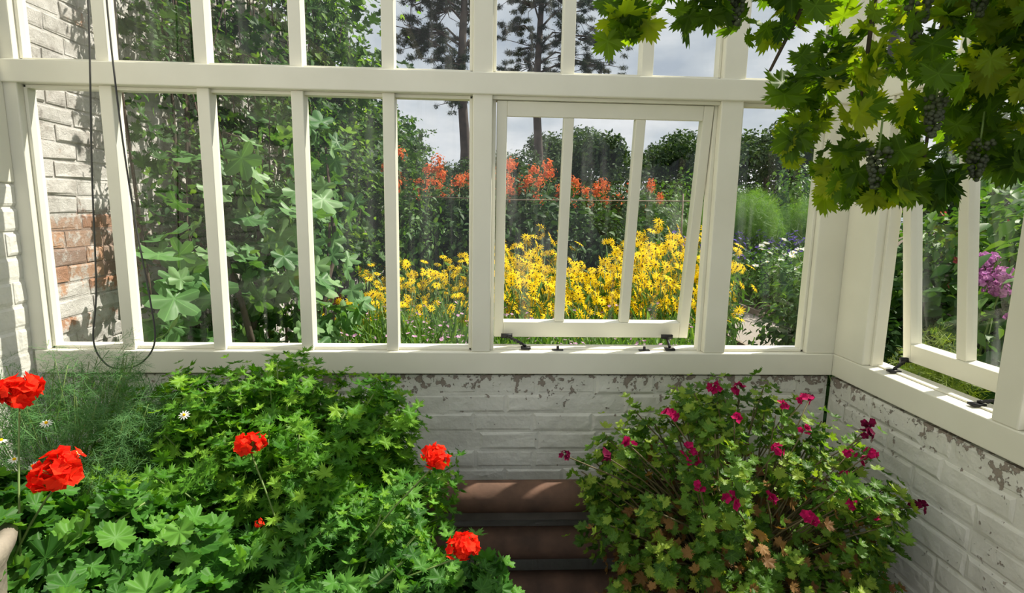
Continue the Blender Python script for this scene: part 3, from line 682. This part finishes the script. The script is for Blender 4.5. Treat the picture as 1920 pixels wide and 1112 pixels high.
def place(R,spots):
    first=True
    for (x,y,rz,sc) in spots:
        if first: R.location=(x,y,0); R.rotation_euler=(0,0,rz); R.scale=(sc,)*3 if not hasattr(sc,'__len__') else sc; first=False
        else: clone(R,(x,y,0),rz,sc)

def rud(seed,n,spread,label):
    R=obj('rudbeckia_plant',label=label,cat='flowering plant',group='yellow rudbeckias in the border')
    b=Buf(); a=rng.uniform(0,6.28,n); rr=spread*np.sqrt(rng.uniform(0,1,n)); h=rng.uniform(.60,1.08,n)
    tops=np.stack([rr*np.cos(a),rr*np.sin(a),h],1); base=tops*np.array([.35,.35,0])
    for s_,t_ in zip(base,tops): b.tube([s_,(s_+t_)/2+np.array([U(-.02,.02),U(-.02,.02),0]),t_],.003,4)
    obj('stem',b.mesh('stem',[M_stem],True),parent=R)
    b=Buf(); k=rng.integers(0,n,460); t=rng.uniform(.1,.97,460)[:,None]; p=base[k]*(1-t)+tops[k]*t; o=norm(rng.normal(size=(460,3))*np.array([1,1,.2]))
    leaves(b,T_long,p,o,(.07,.13),.5,.3,.2); obj('foliage',b.mesh('foliage',[L_mid],True),parent=R)
    b=Buf(); b.inst(T_daisy,np.eye(3)[None],np.zeros((1,3)),np.ones(1)); b.inst(T_ico1,np.eye(3)[None],np.array([[0,0,.06]]),np.array([.17]),1)
    nn=norm(np.array([.1,-.75,.65])+rng.normal(size=(n,3))*.4)
    heads(R,b.mesh('flower_head',[P_yel,P_brown]),tops,nn,rng.uniform(.040,.056,n))
    return R
R1=rud(1,38,.32,'golden yellow rudbeckia clump in full bloom'); R2=rud(2,18,.32,'loose golden rudbeckia clump with open stems')
dense=[];loose=[]
while len(dense)+len(loose)<80:
    y=U(4.0,6.0); x=U(-.265*y-.05,.43*y)
    if x<-1.25: continue
    if x<-.1 and U(0,1)<.35: continue
    s=(.80+.24*(y-4.2)/1.8)*U(.86,1.10)*(1.0+.16*max(-1,min(1,x/1.3)))
    (dense if U(0,1)<(.85 if x>0 else .3) else loose).append((x,y,U(-.6,.6),s))
place(R1,dense); place(R2,loose)

R=shrub('wildflower_clump','low grassy clump of mauve and white wildflowers','wildflowers',L_grass,T_blade,330,(.14,.28),(.22,.22,.24),.28,P_pink,34,.013,T_floret,1.35,.0,'low wildflowers outside the window',tipdown=-2.2)
sp=[]
while len(sp)<100:
    x,y=U(-1.0,2.0),U(2.6,4.3)
    if -.26*y-.2<x<.43*y: sp.append((x,y,U(0,6.28),U(.9,1.28)))
place(R,sp)

def orange(ns,label,sd):
    R=obj('orange_flowering_plant',label=label,cat='flowering plant',group='orange flowers behind the yellow border')
    b=Buf(); mound(b,T_oval,(0,0,.88),(.42,.38,.88),850,(.06,.12),(.3,1.05),.6,.6,-.95,.3)
    sprigs(b,T_oval,(0,0,1.0),(.4,.36,.85),18,16,(.05,.1),.12,.3)
    obj('foliage',b.mesh('foliage',[L_dark],True),parent=R)
    tops=np.stack([rng.uniform(-.45,.45,ns),rng.uniform(-.3,.3,ns),rng.uniform(1.6,2.0,ns)],1)
    b=Buf(); stems(b,(0,0,0),tops,.009,.004,.15,bow=0); obj('stem',b.mesh('stem',[M_stem],True),parent=R)
    for t_ in tops:
        q=U(.5,1.05); b=Buf(); k=60; d=norm(rng.normal(size=(k,3))); p=d*np.array([.08,.08,.09])*q*rng.uniform(.3,1.2,(k,1)); b.inst(T_floret,frames(d+rng.normal(size=(k,3))*.3,rng.normal(size=(k,3))),p,rng.uniform(.012,.024,k)*q)
        obj('flower_head',b.mesh('flower_head',[P_orange]),parent=R,loc=tuple(t_))
    return R
place(orange(10,'tall leafy plant with many orange-red flower heads',0),[(-.95,6.7,0,1.06),(.1,7.2,1,1.03),(.35,6.9,2,1.0),(.9,7.6,2,.97),(-.8,8.2,1,1.0),(.55,7.5,5,1.06)])
place(orange(5,'tall leafy plant with few orange-red flower heads',1),[(-.1,6.8,0,1.0),(1.1,7.0,1,.95),(1.5,7.4,2,1.0),(-.7,7.9,2,1.0),(2.2,7.8,3,.92),(-.5,6.6,3,.98),(1.0,8.3,1,1.05),(1.9,7.3,3,1.0),(-.45,7.4,4,.98)])
R=shrub('leafy_shrub','leafy green border shrub','shrub',L_mid,T_oval,1500,(.05,.09),(.5,.5,.62),.62,group='green shrubs in the garden')
sp=[(-.8,6.2,1,(.8,.8,1.35)),(2.8,2.2,.5,1.3),(3.2,3.2,1.5,1.45),(3.6,2.0,2.5,1.5),(2.7,4.1,3.2,(1,1,1.0)),(3.9,3.9,1.2,1.45),(2.6,1.1,.2,1.35),(3.4,.9,.2,1.6),(4.6,2.8,.2,1.9),(5,4.5,1,1.7),(4.6,1.2,1,2.0),(6,3.4,1,2.2),(5.8,5.8,3,1.6),(3.9,12.5,1,(1.4,1.4,1.7)),(5.2,14,2,(1.5,1.5,2.0)),(7.5,13.5,2,(1.5,1.5,2.2))]
place(R,sp)
R=shrub('dark_shrub','dark green dense leafy shrub','shrub',L_dark,T_oval,1700,(.06,.10),(.6,.5,.8),.75,group='dark green rows behind the flowers')
place(R,[(U(-.05-.07*y,.30*y),y,U(0,6),U(.95,1.15)) for y in [6.3,6.5,6.4,6.6,6.5,6.9,8.8,9,9.2,9.5,9.8,10,10.4,10.8,11,11.5,12,12.4,13,13.2,14]]+[(2.15,3.0,1,.62),(2.75,3.3,2,.85),(2.3,3.7,3,.7),(2.7,1.9,3,.75)])
R=shrub('feathery_bush','bright green feathery asparagus bush','shrub',L_bright,T_fern,8000,(.09,.17),(.6,.6,.85),1.05,group='feathery bushes beyond the path',tipdown=-.9)
place(R,[(4.9,10.2,0,.95),(6.1,10.6,1,.9),(4.5,11.2,2,.85),(5.5,11.6,2.4,1.05),(7.0,11.4,3,1.0)])
R=shrub('white_flowering_shrub','low shrub dotted with white flowers','shrub',L_mid,T_oval,1300,(.045,.08),(.55,.55,.42),.45,P_white,18,.05,T_floret,1.0,group='white flowering shrubs by the path',ind=True)
place(R,[(4.5,7.9,0,1),(5.1,8.3,1.2,1.2),(4.6,9.0,2.2,1.15),(5.8,8.8,1.2,1.2),(6.4,8.3,1,1.1)])
R=shrub('lavender_clump','purple-blue lavender clump in flower','flowering plant',L_dark,T_blade,300,(.2,.3),(.4,.3,.5),.6,petal('lavender_petal',(.14,.10,.40),(.25,.18,.6)),90,.04,T_floret,1.0,group='lavender row beyond the beds',tipdown=-1.5)
place(R,[(3.3+.55*i,9.75,i,1.0) for i in range(6)])
R=shrub('phlox_plant','tall green plant topped with purple-pink phlox heads','flowering plant',L_mid,T_oval,500,(.05,.09),(.22,.22,.55),.55)
R.location=(2.3,2.45,0)
PH=[(0,0,1.30),(-.07,-.05,1.22),(.06,.05,1.24),(-.05,0,1.29),(.02,-.06,1.17),(.0,-.1,1.24),(.10,-.1,1.05)]
for c in PH: umbel(R,c,.052,60,m=P_purple,fs=.24)
b=Buf(); stems(b,(0,0,.4),np.array(PH)-np.array([0,0,.03]),.005,.004,.05); obj('stem',b.mesh('stem',[M_stem],True),parent=R)
R=shrub('golden_feathery_shrub','yellow-green feathery shrub beneath the side window','shrub',leafmat('lime_leaf',(.18,.27,.03),(.27,.36,.05),None,.4),T_fern,2200,(.05,.09),(.16,.15,.34),.66)
place(R,[(1.95,2.25,0,1.0),(2.12,2.0,1,.8)])
R=shrub('grey_leaved_shrub','silvery green leafy shrub outside the side window','shrub',leafmat('silver_leaf',(.16,.22,.12),(.28,.34,.20),None,.25),T_long,700,(.08,.13),(.26,.26,.3),.56)
place(R,[(2.0,1.5,0,1.0),(2.25,1.95,1,.9)])
R=shrub('red_flowering_shrub','tall shrub with small red flowers','shrub',L_mid,T_oval,1400,(.05,.09),(.55,.55,.8),.95,petal('crimson_petal',(.6,.03,.06),(.75,.12,.16)),18,.025,ind=True)
place(R,[(3.4,2.9,0,1.1),(2.9,3.6,1,1.0)])

b=Buf(); b.box((2.85,4.9,-.02),(3.95,14,.012)); obj('gravel_path',b.mesh('gravel_path',[M_gravel]),label='pale gravel garden path between beds',cat='path')
for x in (2.82,3.98):
    b=Buf(); b.box((x-.02,4.9,-.02),(x+.02,14,.09)); obj('path_edging',b.mesh('path_edging',[M_wood]),label='weathered timber board edging the path',cat='edging',group='timber path edgings',bevel=.004)
for i,x in enumerate((-1.0,2.2)):
    b=Buf(); b.tube([(0,0,0),(.01,0,1.1),(0,0,1.7)],.009,7); obj('garden_cane',b.mesh('garden_cane',[M_wood],True),loc=(x,6.25,0),label='upright bamboo cane supporting plants',cat='cane',group='bamboo canes')
b=Buf(); b.tube([(-1.1,6.25,1.62),(.3,6.25,1.60),(2.3,6.25,1.62)],.007,6); obj('support_rail',b.mesh('support_rail',[M_wood],True),label='horizontal cane rail tied across the bean row',cat='cane')

# trees
T_pl=lance(.22,2,.2,.1,.45)
def pine(base,h,clumps,label):
    R=obj('pine_tree',loc=base,label=label,cat='tree')
    b=Buf(); b.tube([(0,0,0),(.14,0,h*.25),(-.12,0,h*.45),(.08,0,h*.7),(.1,0,h)],[.32,.27,.22,.16,.08],12)
    F_=Buf()
    for c,r,n in clumps:
        c=np.array(c); b.tube([(0,0,c[2]-.7),(c[0]*.5,c[1]*.5,c[2]+.1),c],[.07,.05,.02],6)
        for q in range(20):
            cc=c+rng.normal(size=3)*np.array(r)*np.array([.75,.75,.95])-np.array([0,0,.12*abs(c[0])*U(0,1)])
            b.tube([(c[0]*.6,c[1]*.6,c[2]-.1),(c+cc)/2,cc],[.03,.02,.01],4)
            p,o=ell(n//13,cc,np.array(r)*.25,(.0,1.0),-1,.3); leaves(F_,T_needle,p,o,(.10,.22),.6,.9,.3)
            p,o=ell(n//14,cc,np.array(r)*.23,(.0,1.0),-1,.3); leaves(F_,T_pl,p,o,(.09,.16),.6,.9,.5)
    obj('trunk',b.mesh('trunk',[M_pinebark],True),parent=R)
    obj('foliage',F_.mesh('foliage',[L_pine],True),parent=R)
rr=lambda: U(-1,1)
cl=[]
for z in np.arange(9.0,17,.8): cl.append(((-1.3+rr()*.7,rr(),z+rr()*.2),(1.1,1.0,.55),900))
for z in np.arange(7.0,9.0,.9): cl.append(((-.7+rr()*.3,rr(),z),(.5,.6,.35),260))
for z in np.arange(10,17,1.3): cl.append(((.7+rr()*.4,rr(),z),(.7,.8,.5),420))
cl.append(((-2.8,0,10.3),(.9,.8,.4),520)); cl.append(((-2.6,0,12),(1.0,.8,.4),520))
pine((-1.3,30,0),18,cl,'tall dark pine tree with bare trunk against cloudy sky')
cl=[]
for z in np.arange(9.2,17,1.0): cl.append(((-1.3+rr()*.8,rr(),z),(1.0,1.0,.5),750)); cl.append(((1.7+rr()*.8,rr(),z+.4+rr()*.2),(1.3,1.1,.5),850))
cl.append(((4.2,0,9.3),(1.0,.9,.4),520)); cl.append(((3.5,0,10.3),(1.1,.9,.4),600)); cl.append(((3.9,0,11.7),(.9,.9,.4),480))
pine((3.0,35,0),19,cl,'tall spreading pine tree with layered branches')
R=obj('broadleaf_tree',label='dark green tree along the garden boundary',cat='tree',group='boundary trees')
b=Buf(); b.tube([(0,0,0),(.1,0,1.5),(0,.1,3)],[.22,.18,.1],8); obj('trunk',b.mesh('trunk',[M_bark],True),parent=R)
b=Buf()
for k in range(18):
    c=(U(-1.5,1.5),U(-1.2,1.2),U(1.0,4.6)); q=U(.6,1.1); mound(b,T_oval,c,(q,q,q*.8),520,(.14,.24),(.4,1.2),.5,.8,-.9)
obj('foliage',b.mesh('foliage',[L_tree],True),parent=R)
sp=[(-7,26,0,.85),(-4.0,28,1,.75),(-1.2,25,2,.70),(2.0,28,3,.85),(5.0,25,4,.95),(8.6,27,.5,1.0),(12.4,24.5,1.5,1.05),(16.4,26,3.5,1.05),(19.8,22,4.5,1.15),(23,17.5,.7,1.2),(25,12.5,1.7,1.2),(25,6.5,3,1.2),(12,13,1.7,.6),(14,9,2.7,.7),(13,5,2.2,.75),(11,2,1.2,.8),(6.0,40,2,1.4),(12.5,38,1,1.3)]
place(R,sp)

# ---------------------------------------------------------------- light & sky
w=bpy.data.worlds.new('sky'); scene.world=w; w.use_nodes=True; nt=w.node_tree; nt.nodes.clear()
out=nt.nodes.new('ShaderNodeOutputWorld'); bg=nt.nodes.new('ShaderNodeBackground')
tc=nt.nodes.new('ShaderNodeTexCoord'); mp=nt.nodes.new('ShaderNodeMapping'); mp.inputs['Scale'].default_value=(1,1,2.6); mp.inputs['Location'].default_value=(.3,0,.1)
nt.links.new(tc.outputs['Generated'],mp.inputs[0])
nz=nt.nodes.new('ShaderNodeTexNoise'); nz.inputs['Scale'].default_value=3.6; nz.inputs['Detail'].default_value=8; nt.links.new(mp.outputs[0],nz.inputs['Vector'])
cr=ramp(nt,[(.32,(.44,.50,.58)),(.44,(.60,.65,.70)),(.54,(.80,.82,.85)),(.66,(.95,.95,.96))],nz.outputs[0])
sp=nt.nodes.new('ShaderNodeSeparateXYZ'); nt.links.new(tc.outputs['Generated'],sp.inputs[0])
up=maprange(nt,sp.outputs[2],.45,.95,0,.2,True)
bk=maprange(nt,sp.outputs[1],0,-.8,0,-.15,True)
st=mth(nt,'ADD',mth(nt,'ADD',up,bk),1.0)
nt.links.new(st,bg.inputs[1])
nt.links.new(cr.outputs[0],bg.inputs[0]); nt.links.new(bg.outputs[0],out.inputs[0])
ld=bpy.data.lights.new('sun','SUN'); ld.energy=7.8; ld.angle=.01; ld.color=(1.0,.94,.82)
lo=bpy.data.objects.new('sun',ld); COL.objects.link(lo); lo.location=(8,4,12)
lo.rotation_euler=Vector((-.75,-.30,-1.0)).to_track_quat('-Z','Y').to_euler()

# ---------------------------------------------------------------- camera
cd=bpy.data.cameras.new('camera'); cd.sensor_width=36; cd.lens=19.5; cd.clip_start=.02; cd.clip_end=400
co=bpy.data.objects.new('camera',cd); COL.objects.link(co)
M=Matrix(((.9989,-.0095,-.0461),(-.0440,.1565,-.9867),(.0166,.9876,.1559)))
co.matrix_world=Matrix.Translation((0,0,1.5))@M.to_quaternion().to_matrix().to_4x4()
scene.camera=co
